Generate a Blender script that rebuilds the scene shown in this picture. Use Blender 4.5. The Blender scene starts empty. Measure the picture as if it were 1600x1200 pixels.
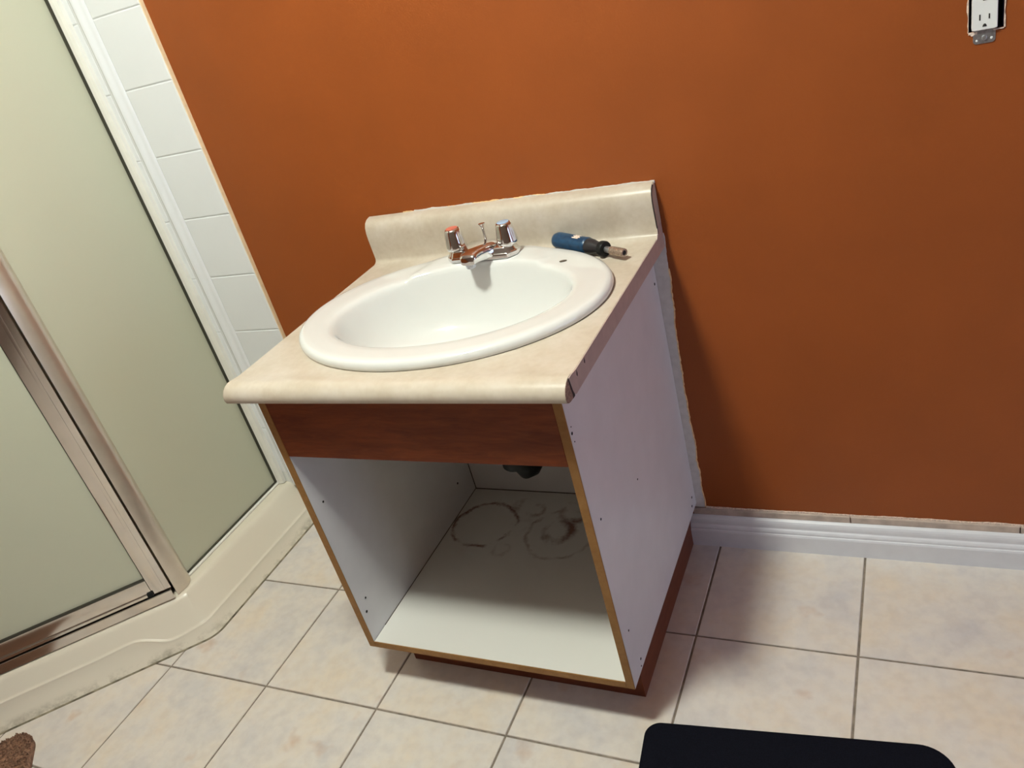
import bpy, bmesh, math, random
from mathutils import Vector, Matrix, noise
random.seed(7)
SC = bpy.context.scene
COL = SC.collection

# ------------------------------------------------------------------ camera
cam_d = bpy.data.cameras.new('camera')
cam = bpy.data.objects.new('camera', cam_d)
COL.objects.link(cam)
cam_d.sensor_width = 36.0
cam_d.lens = 1276.52 * 36.0 / 1600.0
cam_d.clip_start = 0.02
RX = Vector((0.8922551, 0.37928858, -0.24499186))
RY = Vector((-0.01062691, -0.52478967, -0.85116559))
RZ = Vector((-0.45140658, 0.76206035, -0.4642156))
m = Matrix((RX, -RY, -RZ)).transposed().to_4x4()
m.translation = Vector((1.10081, -1.50738, 1.36654))
cam.matrix_world = m
SC.camera = cam

# ------------------------------------------------------------------ world, light levels, exposure
world = bpy.data.worlds.new('daylight')
SC.world = world
world.use_nodes = True
bgn = world.node_tree.nodes['Background']
bgn.inputs['Color'].default_value = (0.56, 0.68, 1.0, 1)
bgn.inputs['Strength'].default_value = 3.05
LAMP_POS = (0.335, -1.0, 2.40)
LAMP_STRENGTH = 274.0
LAMP_COLOR = (0.95, 1.0, 0.88)
SC.view_settings.view_transform = 'Standard'
SC.view_settings.look = 'None'
SC.view_settings.gamma = 1.0
SC.view_settings.use_curve_mapping = False
SC.view_settings.exposure = 0.0

# ------------------------------------------------------------------ helpers
def link(o, parent=None):
    COL.objects.link(o)
    if parent is not None:
        o.parent = parent
    return o

def obj(name, me, mat, parent=None, smooth=False, angle=None):
    if isinstance(me, bmesh.types.BMesh):
        bm = me
        bmesh.ops.recalc_face_normals(bm, faces=bm.faces)
        me = bpy.data.meshes.new(name)
        bm.to_mesh(me); bm.free()
    if mat is not None and not me.materials:
        me.materials.append(mat)
    if smooth:
        me.polygons.foreach_set('use_smooth', [True] * len(me.polygons))
        if angle is not None:
            me.set_sharp_from_angle(angle=math.radians(angle))
    return link(bpy.data.objects.new(name, me), parent)

def tag(o, label=None, cat=None, group=None, kind=None):
    if label: o['label'] = label
    if cat: o['category'] = cat
    if group: o['group'] = group
    if kind: o['kind'] = kind
    return o

def empty(name, loc, label=None, cat=None):
    o = bpy.data.objects.new(name, None)
    o.location = loc
    o.empty_display_size = 0.05
    link(o)
    return tag(o, label, cat)

def child_of(o, parent):
    """parent keeping world coordinates of an object whose mesh is in world space (parents are only translated)"""
    o.parent = parent
    o.location = o.location - parent.location
    return o

def box(bm, x0, x1, y0, y1, z0, z1, bev=0.0, seg=2):
    r = bmesh.ops.create_cube(bm, size=1.0)
    vs = r['verts']
    for v in vs:
        v.co = Vector(((x0 + x1) / 2 + v.co.x * (x1 - x0), (y0 + y1) / 2 + v.co.y * (y1 - y0), (z0 + z1) / 2 + v.co.z * (z1 - z0)))
    if bev:
        es = list({e for v in vs for e in v.link_edges})
        bmesh.ops.bevel(bm, geom=es, offset=bev, segments=seg, affect='EDGES', profile=0.6)
    return bm

def boxm(*a, **k):
    return box(bmesh.new(), *a, **k)

def prism(pts, axis, a, b, bm=None):
    """extrude polygon pts along axis ('x': pts are (y,z); 'y': (x,z); 'z': (x,y))"""
    bm = bm or bmesh.new()
    def P(p, t):
        return {'x': (t, p[0], p[1]), 'y': (p[0], t, p[1]), 'z': (p[0], p[1], t)}[axis]
    A = [bm.verts.new(P(p, a)) for p in pts]
    B = [bm.verts.new(P(p, b)) for p in pts]
    n = len(pts)
    bm.faces.new(A[::-1]); bm.faces.new(B)
    for i in range(n):
        bm.faces.new((A[i], A[(i + 1) % n], B[(i + 1) % n], B[i]))
    return bm

def loft(rings, bm=None, caps=True, closed=True):
    bm = bm or bmesh.new()
    V = [[bm.verts.new(p) for p in r] for r in rings]
    n = len(rings[0])
    for a, b in zip(V[:-1], V[1:]):
        for i in range(n if closed else n - 1):
            j = (i + 1) % n
            bm.faces.new((a[i], a[j], b[j], b[i]))
    if caps:
        bm.faces.new(V[0][::-1]); bm.faces.new(V[-1])
    return bm

def lathe(prof, n=24, M=None, bm=None, rf=None):
    """prof: (r, z) list, around +z then transformed by M; rf(angle, r, z) -> r"""
    M = M or Matrix.Identity(4)
    rings = []
    for r, z in prof:
        ring = []
        for i in range(n):
            t = 2 * math.pi * i / n
            rr = rf(t, r, z) if rf else r
            ring.append(M @ Vector((rr * math.cos(t), rr * math.sin(t), z)))
        rings.append(ring)
    return loft(rings, bm)

def axis_matrix(p, d):
    d = Vector(d).normalized()
    return Matrix.Translation(p) @ d.to_track_quat('Z', 'Y').to_matrix().to_4x4()

def rounded_rect(x0, x1, y0, y1, rad, n=8):
    """rad: (lower-left, lower-right, upper-right, upper-left)"""
    if not isinstance(rad, (tuple, list)): rad = (rad,) * 4
    out = []
    for (cx, cy, a0, r) in ((x0 + rad[0], y0 + rad[0], math.pi, rad[0]), (x1 - rad[1], y0 + rad[1], 1.5 * math.pi, rad[1]),
                            (x1 - rad[2], y1 - rad[2], 0, rad[2]), (x0 + rad[3], y1 - rad[3], 0.5 * math.pi, rad[3])):
        for i in range(n + 1):
            a = a0 + i / n * math.pi / 2
            out.append((cx + r * math.cos(a), cy + r * math.sin(a)))
    return out

def sstep(a, b, x):
    t = min(1, max(0, (x - a) / (b - a)))
    return t * t * (3 - 2 * t)

# ------------------------------------------------------------------ materials
def new_mat(name):
    mt = bpy.data.materials.new(name)
    mt.use_nodes = True
    nt = mt.node_tree
    return mt, nt, nt.nodes['Principled BSDF']

def N(nt, t, **kw):
    n = nt.nodes.new(t)
    for k, v in kw.items():
        if k in n.inputs: n.inputs[k].default_value = v
        else: setattr(n, k, v)
    return n

def ramp(nt, stops, src):
    r = nt.nodes.new('ShaderNodeValToRGB')
    e = r.color_ramp.elements
    while len(e) < len(stops): e.new(0.5)
    for el, (p, c) in zip(e, stops):
        el.position = p
        el.color = (*c, 1) if len(c) == 3 else c
    nt.links.new(src, r.inputs[0])
    return r

def coords(nt, scale=(1, 1, 1), which='Object', rot=(0, 0, 0)):
    t = nt.nodes.new('ShaderNodeTexCoord')
    mp = nt.nodes.new('ShaderNodeMapping')
    mp.inputs['Scale'].default_value = scale
    mp.inputs['Rotation'].default_value = rot
    nt.links.new(t.outputs[which], mp.inputs[0])
    return mp.outputs[0]

def plain(name, col, rough=0.5, metal=0.0, spec=0.5, var=0.06, scale=30, bump=0.0, bscale=200, coat=0.0):
    """plain colour with a faint noise variation and optional fine relief"""
    mt, nt, b = new_mat(name)
    co = coords(nt)
    n = N(nt, 'ShaderNodeTexNoise', Scale=scale, Detail=4.0)
    nt.links.new(co, n.inputs['Vector'])
    r = ramp(nt, [(0.3, tuple(c * (1 - var) for c in col)), (0.7, tuple(min(1, c * (1 + var)) for c in col))], n.outputs['Fac'])
    nt.links.new(r.outputs[0], b.inputs['Base Color'])
    b.inputs['Roughness'].default_value = rough
    b.inputs['Metallic'].default_value = metal
    b.inputs['Specular IOR Level'].default_value = spec
    b.inputs['Coat Weight'].default_value = coat
    if bump:
        n2 = N(nt, 'ShaderNodeTexNoise', Scale=bscale, Detail=3.0)
        nt.links.new(co, n2.inputs['Vector'])
        bp = N(nt, 'ShaderNodeBump', Strength=bump, Distance=0.002)
        nt.links.new(n2.outputs['Fac'], bp.inputs['Height'])
        nt.links.new(bp.outputs[0], b.inputs['Normal'])
    return mt

ORANGE = (0.278, 0.0665, 0.0108)
M = {}
M['paint'] = plain('orange_paint', ORANGE, 0.50, var=0.05, scale=6, bump=0.25, bscale=260, spec=0.38)
M['taupe'] = plain('taupe_paint', (0.16, 0.115, 0.095), 0.6, var=0.05, scale=6)
M['ceiling'] = plain('ceiling_white', (0.60, 0.58, 0.54), 0.8)
M['bare_wall'] = plain('bare_plaster', (0.66, 0.64, 0.64), 0.7, var=0.08, scale=60)
M['caulk_cream'] = plain('cream_caulk', (0.85, 0.60, 0.33), 0.6, var=0.2, scale=120)
M['edge_cream'] = plain('cream_edge', (0.88, 0.70, 0.46), 0.5, var=0.08, scale=60)
M['trim_white'] = plain('trim_white', (0.73, 0.735, 0.78), 0.35, var=0.03)
M['base_tile'] = plain('base_tile_beige', (0.52, 0.42, 0.36), 0.4, var=0.2, scale=40)
M['melamine'] = plain('white_melamine', (0.72, 0.71, 0.72), 0.38, var=0.03, scale=15, bump=0.04, bscale=500)
M['acrylic'] = plain('shower_acrylic', (0.80, 0.77, 0.69), 0.16, var=0.02)
M['surround'] = plain('surround_gloss_white', (0.79, 0.805, 0.84), 0.10, var=0.015, scale=8)
M['surround_joint'] = plain('surround_joint', (0.80, 0.81, 0.80), 0.25, var=0.03)
M['chrome'] = plain('chrome', (0.80, 0.79, 0.79), 0.08, metal=1.0, var=0.03, scale=40)
M['chrome_frame'] = plain('frame_bright_metal', (0.76, 0.72, 0.68), 0.16, metal=1.0, var=0.05, scale=25)
M['satin'] = plain('satin_aluminium', (0.74, 0.67, 0.58), 0.30, metal=0.75, var=0.05, scale=25)
M['channel'] = plain('channel_white_metal', (0.83, 0.81, 0.77), 0.25, var=0.03)
M['gasket'] = plain('gasket_dark', (0.045, 0.042, 0.03), 0.6)
M['black'] = plain('black_plastic', (0.008, 0.009, 0.009), 0.5, spec=0.25)
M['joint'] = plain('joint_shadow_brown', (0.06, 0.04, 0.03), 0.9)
M['hole'] = plain('hole_dark', (0.02, 0.018, 0.018), 0.9)
M['porcelain'] = plain('porcelain', (0.69, 0.695, 0.69), 0.07, var=0.008, coat=0.3)
M['outlet'] = plain('outlet_white', (0.80, 0.81, 0.82), 0.3, var=0.02)
M['steel'] = plain('zinc_steel', (0.50, 0.51, 0.55), 0.35, metal=0.9, var=0.25, scale=250)
M['box_navy'] = plain('outlet_box_navy', (0.012, 0.016, 0.05), 0.5)
M['torn'] = plain('torn_plaster', (0.72, 0.58, 0.50), 0.9, var=0.3, scale=300)
M['handle_blue'] = plain('handle_blue', (0.010, 0.050, 0.115), 0.35, var=0.35, scale=90)
M['rubber'] = plain('collar_black', (0.014, 0.013, 0.016), 0.45, var=0.3)
M['tip'] = plain('worn_brassy_steel', (0.48, 0.38, 0.31), 0.35, metal=0.8, var=0.35, scale=300)
M['red_cap'] = plain('hot_cap_red', (0.62, 0.17, 0.12), 0.3)
M['blue_cap'] = plain('cold_cap_blue', (0.35, 0.47, 0.66), 0.25)
M['mat'] = plain('dark_mat', (0.0045, 0.005, 0.0095), 0.85, var=0.35, scale=500, bump=0.2, bscale=900, spec=0.08)
M['rug'] = plain('rug_brown', (0.20, 0.105, 0.065), 0.9, var=0.5, scale=120)
M['caulk'] = plain('dirty_caulk', (0.22, 0.19, 0.13), 0.8, var=0.6, scale=35)
M['laminate_shaded'] = plain('end_cap_laminate_shaded', (0.50, 0.40, 0.36), 0.45, var=0.07, scale=60)  # darker copy of the counter laminate, shade on the cut end put into its colour
M['particle'] = plain('raw_particle_board', (0.30, 0.19, 0.14), 0.85, var=0.4, scale=350)
M['seam'] = plain('glue_seam_dark', (0.045, 0.03, 0.03), 0.8)

def laminate():
    mt, nt, b = new_mat('counter_laminate')
    co = coords(nt)
    n1 = N(nt, 'ShaderNodeTexNoise', Scale=14.0, Detail=6.0, Roughness=0.65)
    n2 = N(nt, 'ShaderNodeTexNoise', Scale=90.0, Detail=4.0)
    for n in (n1, n2): nt.links.new(co, n.inputs['Vector'])
    r1 = ramp(nt, [(0.30, (0.49, 0.415, 0.33)), (0.5, (0.55, 0.48, 0.40)), (0.72, (0.60, 0.535, 0.47))], n1.outputs['Fac'])
    r2 = ramp(nt, [(0.35, (0.90, 0.88, 0.86)), (0.6, (1, 1, 1))], n2.outputs['Fac'])
    mx = N(nt, 'ShaderNodeMixRGB', blend_type='MULTIPLY', Fac=0.5)
    nt.links.new(r1.outputs[0], mx.inputs[1]); nt.links.new(r2.outputs[0], mx.inputs[2])
    nt.links.new(mx.outputs[0], b.inputs['Base Color'])
    b.inputs['Roughness'].default_value = 0.3
    return mt
M['laminate'] = laminate()

def wood(name, a, bcol, sc, rough=0.4, rot=(0, 0, 0)):
    mt, nt, b = new_mat(name)
    co = coords(nt, sc, rot=rot)
    n0 = N(nt, 'ShaderNodeTexNoise', Scale=1.2, Detail=3.0, Distortion=0.6)
    nt.links.new(co, n0.inputs['Vector'])
    w = N(nt, 'ShaderNodeTexNoise', Scale=5.0, Detail=8.0, Roughness=0.7, Distortion=1.0)
    nt.links.new(co, w.inputs['Vector'])
    mx = N(nt, 'ShaderNodeMath', operation='ADD')
    nt.links.new(n0.outputs['Fac'], mx.inputs[0]); nt.links.new(w.outputs['Fac'], mx.inputs[1])
    h = N(nt, 'ShaderNodeMath', operation='MULTIPLY'); h.inputs[1].default_value = 0.5
    nt.links.new(mx.outputs[0], h.inputs[0])
    r = ramp(nt, [(0.36, a), (0.64, bcol)], h.outputs[0])
    nt.links.new(r.outputs[0], b.inputs['Base Color'])
    b.inputs['Roughness'].default_value = rough
    b.inputs['Specular IOR Level'].default_value = 0.2
    return mt
M['cherry'] = wood('cherry_veneer', (0.13, 0.024, 0.006), (0.25, 0.058, 0.015), (3, 10, 22))
M['toe'] = wood('toe_kick_veneer', (0.13, 0.035, 0.016), (0.21, 0.062, 0.028), (3, 3, 14))
M['edging'] = wood('edge_band_oak', (0.26, 0.125, 0.038), (0.36, 0.19, 0.065), (12, 12, 12), 0.45)

def floor_tile():
    mt, nt, b = new_mat('floor_tile_glaze')
    tc = nt.nodes.new('ShaderNodeTexCoord')
    oi = nt.nodes.new('ShaderNodeObjectInfo')
    off = N(nt, 'ShaderNodeVectorMath', operation='SCALE'); off.inputs['Scale'].default_value = 9.0
    cmb = nt.nodes.new('ShaderNodeCombineXYZ')
    for i in range(3): nt.links.new(oi.outputs['Random'], cmb.inputs[i])
    nt.links.new(cmb.outputs[0], off.inputs[0])
    add = N(nt, 'ShaderNodeVectorMath', operation='ADD')
    nt.links.new(tc.outputs['Object'], add.inputs[0]); nt.links.new(off.outputs[0], add.inputs[1])
    n1 = N(nt, 'ShaderNodeTexNoise', Scale=7.0, Detail=6.0, Roughness=0.6)
    n2 = N(nt, 'ShaderNodeTexNoise', Scale=11.0, Detail=3.0)
    n3 = N(nt, 'ShaderNodeTexNoise', Scale=45.0, Detail=5.0)
    for n in (n1, n2, n3): nt.links.new(add.outputs[0], n.inputs['Vector'])
    r1 = ramp(nt, [(0.30, (0.60, 0.57, 0.57)), (0.5, (0.71, 0.655, 0.605)), (0.7, (0.73, 0.63, 0.52))], n1.outputs['Fac'])
    r2 = ramp(nt, [(0.66, (1, 1, 1)), (0.80, (0.86, 0.70, 0.60))], n2.outputs['Fac'])
    r3 = ramp(nt, [(0.35, (0.93, 0.92, 0.92)), (0.6, (1, 1, 1))], n3.outputs['Fac'])
    m1 = N(nt, 'ShaderNodeMixRGB', blend_type='MULTIPLY', Fac=0.8)
    m2 = N(nt, 'ShaderNodeMixRGB', blend_type='MULTIPLY', Fac=1.0)
    nt.links.new(r1.outputs[0], m1.inputs[1]); nt.links.new(r2.outputs[0], m1.inputs[2])
    nt.links.new(m1.outputs[0], m2.inputs[1]); nt.links.new(r3.outputs[0], m2.inputs[2])
    nt.links.new(m2.outputs[0], b.inputs['Base Color'])
    b.inputs['Roughness'].default_value = 0.36
    bp = N(nt, 'ShaderNodeBump', Strength=0.12, Distance=0.002)
    nt.links.new(n3.outputs['Fac'], bp.inputs['Height']); nt.links.new(bp.outputs[0], b.inputs['Normal'])
    return mt
M['tile'] = floor_tile()
M['grout'] = plain('floor_grout', (0.23, 0.19, 0.155), 0.9, var=0.3, scale=60)

def frosted():
    mt, nt, b = new_mat('frosted_glass')
    out = nt.nodes['Material Output']
    co = coords(nt)
    n = N(nt, 'ShaderNodeTexNoise', Scale=700.0, Detail=2.0)
    nt.links.new(co, n.inputs['Vector'])
    bp = N(nt, 'ShaderNodeBump', Strength=0.25, Distance=0.001)
    nt.links.new(n.outputs['Fac'], bp.inputs['Height'])
    b.inputs['Base Color'].default_value = (0.745, 0.745, 0.605, 1)
    b.inputs['Roughness'].default_value = 0.42
    nt.links.new(bp.outputs[0], b.inputs['Normal'])
    tr = N(nt, 'ShaderNodeBsdfTranslucent'); tr.inputs['Color'].default_value = (0.82, 0.87, 0.74, 1)
    mx = N(nt, 'ShaderNodeMixShader', Fac=0.30)
    nt.links.new(b.outputs[0], mx.inputs[1]); nt.links.new(tr.outputs[0], mx.inputs[2])
    nt.links.new(mx.outputs[0], out.inputs['Surface'])
    return mt
M['frosted'] = frosted()

def stained_floor():
    """white melamine with two rusty ring stains (object space = world metres)"""
    mt, nt, b = new_mat('stained_melamine')
    tc = nt.nodes.new('ShaderNodeTexCoord')
    nz = N(nt, 'ShaderNodeTexNoise', Scale=24.0, Detail=8.0, Roughness=0.7)
    nt.links.new(tc.outputs['Object'], nz.inputs['Vector'])
    sub = N(nt, 'ShaderNodeVectorMath', operation='SUBTRACT'); sub.inputs[1].default_value = (0.5, 0.5, 0.5)
    nt.links.new(nz.outputs['Color'], sub.inputs[0])
    sc = N(nt, 'ShaderNodeVectorMath', operation='SCALE'); sc.inputs['Scale'].default_value = 0.042
    nt.links.new(sub.outputs[0], sc.inputs[0])
    wp = N(nt, 'ShaderNodeVectorMath', operation='ADD')
    nt.links.new(tc.outputs['Object'], wp.inputs[0]); nt.links.new(sc.outputs[0], wp.inputs[1])
    br = N(nt, 'ShaderNodeTexNoise', Scale=22.0, Detail=3.0)
    nt.links.new(tc.outputs['Object'], br.inputs['Vector'])
    last = None
    def ring(cx, cy, r, w, amt, lo, hi):
        nonlocal last
        d = N(nt, 'ShaderNodeVectorMath', operation='DISTANCE')
        flat = N(nt, 'ShaderNodeVectorMath', operation='MULTIPLY'); flat.inputs[1].default_value = (1, 1, 0)
        nt.links.new(wp.outputs[0], flat.inputs[0])
        nt.links.new(flat.outputs[0], d.inputs[0]); d.inputs[1].default_value = (cx, cy, 0)
        s = N(nt, 'ShaderNodeMath', operation='SUBTRACT'); s.inputs[1].default_value = r
        nt.links.new(d.outputs['Value'], s.inputs[0])
        a = N(nt, 'ShaderNodeMath', operation='ABSOLUTE'); nt.links.new(s.outputs[0], a.inputs[0])
        mr = N(nt, 'ShaderNodeMapRange'); mr.inputs[1].default_value = 0; mr.inputs[2].default_value = w
        mr.inputs[3].default_value = amt; mr.inputs[4].default_value = 0
        nt.links.new(a.outputs[0], mr.inputs[0])
        m2 = N(nt, 'ShaderNodeMapRange'); m2.inputs[1].default_value = lo; m2.inputs[2].default_value = hi
        nt.links.new(br.outputs['Fac'], m2.inputs[0])
        mu = N(nt, 'ShaderNodeMath', operation='MULTIPLY')
        nt.links.new(mr.outputs[0], mu.inputs[0]); nt.links.new(m2.outputs[0], mu.inputs[1])
        if last is None: last = mu
        else:
            mxx = N(nt, 'ShaderNodeMath', operation='MAXIMUM')
            nt.links.new(last.outputs[0], mxx.inputs[0]); nt.links.new(mu.outputs[0], mxx.inputs[1]); last = mxx
    ring(0.108, -0.150, 0.083, 0.0075, 0.95, 0.34, 0.56)
    ring(0.180, -0.070, 0.010, 0.022, 0.85, 0.40, 0.60)
    ring(0.225, -0.085, 0.020, 0.010, 0.80, 0.40, 0.60)
    ring(0.205, -0.140, 0.006, 0.028, 0.65, 0.42, 0.66)
    ring(0.312, -0.158, 0.034, 0.015, 1.25, 0.38, 0.62)
    ring(0.330, -0.085, 0.034, 0.012, 0.9, 0.42, 0.62)
    ring(0.320, -0.165, 0.085, 0.007, 0.65, 0.36, 0.64)
    ring(0.190, -0.235, 0.020, 0.008, 0.35, 0.40, 0.64)
    cl = N(nt, 'ShaderNodeMath', operation='MINIMUM'); cl.inputs[1].default_value = 0.9
    nt.links.new(last.outputs[0], cl.inputs[0])
    mx = N(nt, 'ShaderNodeMixRGB')
    mx.inputs[1].default_value = (0.74, 0.72, 0.68, 1); mx.inputs[2].default_value = (0.17, 0.050, 0.020, 1)
    nt.links.new(cl.outputs[0], mx.inputs[0])
    nt.links.new(mx.outputs[0], b.inputs['Base Color'])
    b.inputs['Roughness'].default_value = 0.35
    return mt
M['stained'] = stained_floor()

def base_acrylic():
    """cream acrylic with grey mould smears close to the floor joint"""
    mt, nt, b = new_mat('shower_base_acrylic')
    tc = nt.nodes.new('ShaderNodeTexCoord')
    sx = nt.nodes.new('ShaderNodeSeparateXYZ'); nt.links.new(tc.outputs['Object'], sx.inputs[0])
    n = N(nt, 'ShaderNodeTexNoise', Scale=16.0, Detail=7.0, Roughness=0.7)
    nt.links.new(coords(nt, (1, 1, 1.5)), n.inputs['Vector'])
    hm = N(nt, 'ShaderNodeMapRange'); hm.inputs[1].default_value = 0.004; hm.inputs[2].default_value = 0.026
    hm.inputs[3].default_value = 1; hm.inputs[4].default_value = 0
    nt.links.new(sx.outputs['Z'], hm.inputs[0])
    nm = N(nt, 'ShaderNodeMapRange'); nm.inputs[1].default_value = 0.46; nm.inputs[2].default_value = 0.68
    nt.links.new(n.outputs['Fac'], nm.inputs[0])
    mu = N(nt, 'ShaderNodeMath', operation='MULTIPLY')
    nt.links.new(hm.outputs[0], mu.inputs[0]); nt.links.new(nm.outputs[0], mu.inputs[1])
    mx = N(nt, 'ShaderNodeMixRGB')
    mx.inputs[1].default_value = (0.72, 0.66, 0.56, 1); mx.inputs[2].default_value = (0.25, 0.22, 0.16, 1)
    nt.links.new(mu.outputs[0], mx.inputs[0]); nt.links.new(mx.outputs[0], b.inputs['Base Color'])
    b.inputs['Roughness'].default_value = 0.3
    return mt
M['base'] = base_acrylic()

def emit(name, col, s):
    mt, nt, b = new_mat(name)
    b.inputs['Base Color'].default_value = (0.8, 0.8, 0.8, 1)
    b.inputs['Emission Color'].default_value = (*col, 1)
    b.inputs['Emission Strength'].default_value = s
    return mt

def clear_pane():
    mt, nt, b = new_mat('window_glass')
    out = nt.nodes['Material Output']
    t = N(nt, 'ShaderNodeBsdfTransparent'); g = N(nt, 'ShaderNodeBsdfGlossy', Roughness=0.02)
    f = N(nt, 'ShaderNodeFresnel', IOR=1.45); mx = nt.nodes.new('ShaderNodeMixShader')
    nt.links.new(f.outputs[0], mx.inputs[0]); nt.links.new(t.outputs[0], mx.inputs[1]); nt.links.new(g.outputs[0], mx.inputs[2])
    nt.links.new(mx.outputs[0], out.inputs['Surface'])
    return mt
M['pane'] = clear_pane()

# ------------------------------------------------------------------ the room
XL, XR, YF, ZC = -1.525, 2.75, -3.00, 2.42      # left wall, right wall, front wall, ceiling
def wall_with_hole(plane, at, thick, u0, u1, v0, v1, hole):
    """plane 'y': u=x, v=z ; plane 'x': u=y, v=z; slab from `at` to `at+thick`"""
    bm = bmesh.new()
    hu0, hu1, hv0, hv1 = hole
    us, vs = [u0, hu0, hu1, u1], [v0, hv0, hv1, v1]
    def P(u, v, w): return (u, w, v) if plane == 'y' else (w, u, v)
    vv = {}
    for k, w in enumerate((at, at + thick)):
        for i in range(4):
            for j in range(4):
                vv[i, j, k] = bm.verts.new(P(us[i], vs[j], w))
    for k in (0, 1):
        for i in range(3):
            for j in range(3):
                if (i, j) != (1, 1):
                    bm.faces.new((vv[i, j, k], vv[i + 1, j, k], vv[i + 1, j + 1, k], vv[i, j + 1, k]))
    for ring in ([(0, 0), (1, 0), (2, 0), (3, 0), (3, 1), (3, 2), (3, 3), (2, 3), (1, 3), (0, 3), (0, 2), (0, 1)], [(1, 1), (2, 1), (2, 2), (1, 2)]):
        for a, b in zip(ring, ring[1:] + ring[:1]):
            bm.faces.new((vv[(*a, 0)], vv[(*b, 0)], vv[(*b, 1)], vv[(*a, 1)]))
    return bm

HOLE = (1.1655, 1.2125, 1.0705, 1.146)
wall_back = tag(obj('wall_back', wall_with_hole('y', 0.0, 0.10, XL - 0.1, XR + 0.1, -0.02, ZC, HOLE), M['paint']), 'orange painted wall behind the sink vanity', None, kind='structure')
wall_left = tag(obj('wall_left', boxm(XL - 0.1, XL, YF, 0, -0.02, ZC), M['paint']), 'orange painted wall at the shower side', None, kind='structure')
wall_front = tag(obj('wall_front', boxm(XL - 0.1, XR + 0.1, YF - 0.1, YF, -0.02, ZC), M['taupe']), 'dark taupe wall facing the vanity', None, kind='structure')
WIN = (-1.45, -0.25, 0.15, 1.35)
wall_right = tag(obj('wall_right', wall_with_hole('x', XR, 0.1, YF, 0, -0.02, ZC, WIN), M['paint']), 'orange painted wall with the window', None, kind='structure')
ceiling = tag(obj('ceiling', boxm(XL - 0.1, XR + 0.1, YF - 0.1, 0.1, ZC, ZC + 0.08), M['ceiling']), 'flat white ceiling', None, kind='structure')
floor = tag(obj('floor', boxm(XL, XR, YF, 0, -0.06, -0.0022), M['grout']), 'tiled floor with grey grout joints', None, kind='structure')

# window in the right-hand wall
win = tag(link(bpy.data.objects.new('window_1', None)), 'white framed window', None, kind='structure')
win.location = (XR, (WIN[0] + WIN[1]) / 2, WIN[2])
y0, y1, z0, z1 = WIN
for (a, b_, c, d) in ((y0, y0 + .05, z0, z1), (y1 - .05, y1, z0, z1), (y0 + .05, y1 - .05, z0, z0 + .05), (y0 + .05, y1 - .05, z1 - .05, z1), (y0 + .05, y1 - .05, (z0 + z1) / 2 - .02, (z0 + z1) / 2 + .02)):
    child_of(obj('window_frame', boxm(XR + .02, XR + .07, a, b_, c, d), M['trim_white']), win)
child_of(obj('pane', boxm(XR + .043, XR + .047, y0 + .05, y1 - .05, z0 + .05, z1 - .05), M['pane']), win)
pd = bpy.data.lights.new('window_portal', 'AREA')
pd.shape = 'RECTANGLE'; pd.size = y1 - y0; pd.size_y = z1 - z0
pd.cycles.is_portal = True
po = link(bpy.data.objects.new('window_portal', pd))
po.location = (XR + .09, (y0 + y1) / 2, (z0 + z1) / 2)
po.rotation_euler = (0, math.radians(90), 0)

# floor tiles
TX, TY, T, G = -0.3029, -0.6275, 0.3201, 0.0048
def tile_mesh(w, h):
    bm = bmesh.new()
    rings = []
    for ins, z in ((0, -0.008), (0, -0.0012), (0.0012, 0.0)):
        rings.append([(ins, ins, z), (w - ins, ins, z), (w - ins, h - ins, z), (ins, h - ins, z)])
    loft(rings, bm)
    bmesh.ops.recalc_face_normals(bm, faces=bm.faces)
    me = bpy.data.meshes.new('tile'); bm.to_mesh(me); bm.free()
    me.materials.append(M['tile'])
    return me
cache = {}
def place_tile(x0, x1, y0, y1):
    k = (round(x1 - x0, 4), round(y1 - y0, 4))
    if k not in cache: cache[k] = tile_mesh(*k)
    o = link(bpy.data.objects.new('tile', cache[k]), floor)
    o.location = (x0, y0, 0)
i = -4
while TX + i * T < XR:
    j = -9
    while TY + j * T < 0:
        a, b_ = TX + i * T + G / 2, TX + (i + 1) * T - G / 2
        c, d = TY + j * T + G / 2, TY + (j + 1) * T - G / 2
        a, b_, c, d = max(a, XL), min(b_, XR), max(c, YF), min(d, 0)
        under_base = b_ < -0.62 and c > -0.55 + 0 and (b_ - c) < -0.2
        if b_ - a > 0.02 and d - c > 0.02 and not under_base:
            place_tile(a, b_, c, d)
        j += 1
    i += 1

# old ceramic base tiles peeping out above the new baseboard
bx = 0.600
for k, x1 in enumerate((0.632 + 0.318, 1.27, 1.59, 1.91, 2.23, 2.55)):
    obj('base_tile', boxm(bx + 0.001, x1 - 0.001, -0.007, 0.0, 0.0, 0.0975, 0.001, 1), M['base_tile'], wall_back)
    bx = x1
def ragged(u0, u1, step, lo, hi, base, seed):
    """ragged strip outline: list of (u, v) along the ragged side"""
    r = random.Random(seed); out = []
    u = u0
    while u < u1:
        t = noise.noise((u * 23.0 + seed * 3.1, seed, 0.3)) * 0.5 + 0.5
        t2 = noise.noise((u * 120.0 + seed, 1.7, seed)) * 0.5 + 0.5
        out.append((u, base + lo + (hi - lo) * (0.65 * t + 0.35 * t2)))
        u += step * (0.6 + 0.8 * r.random())
    return out
def strip_horizontal(x0, x1, zb, lo, hi, depth, seed, mat, name, step=0.004):
    top = ragged(x0, x1, step, lo, hi, zb, seed)
    pts = top + [(top[-1][0], zb - 0.004), (top[0][0], zb - 0.004)]
    return obj(name, prism(pts, 'y', -depth, 0.0), mat, wall_back)
strip_horizontal(0.632, 2.55, 0.0975, 0.0005, 0.006, 0.0025, 3, M['torn'], 'chipped_paint_edge')
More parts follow.
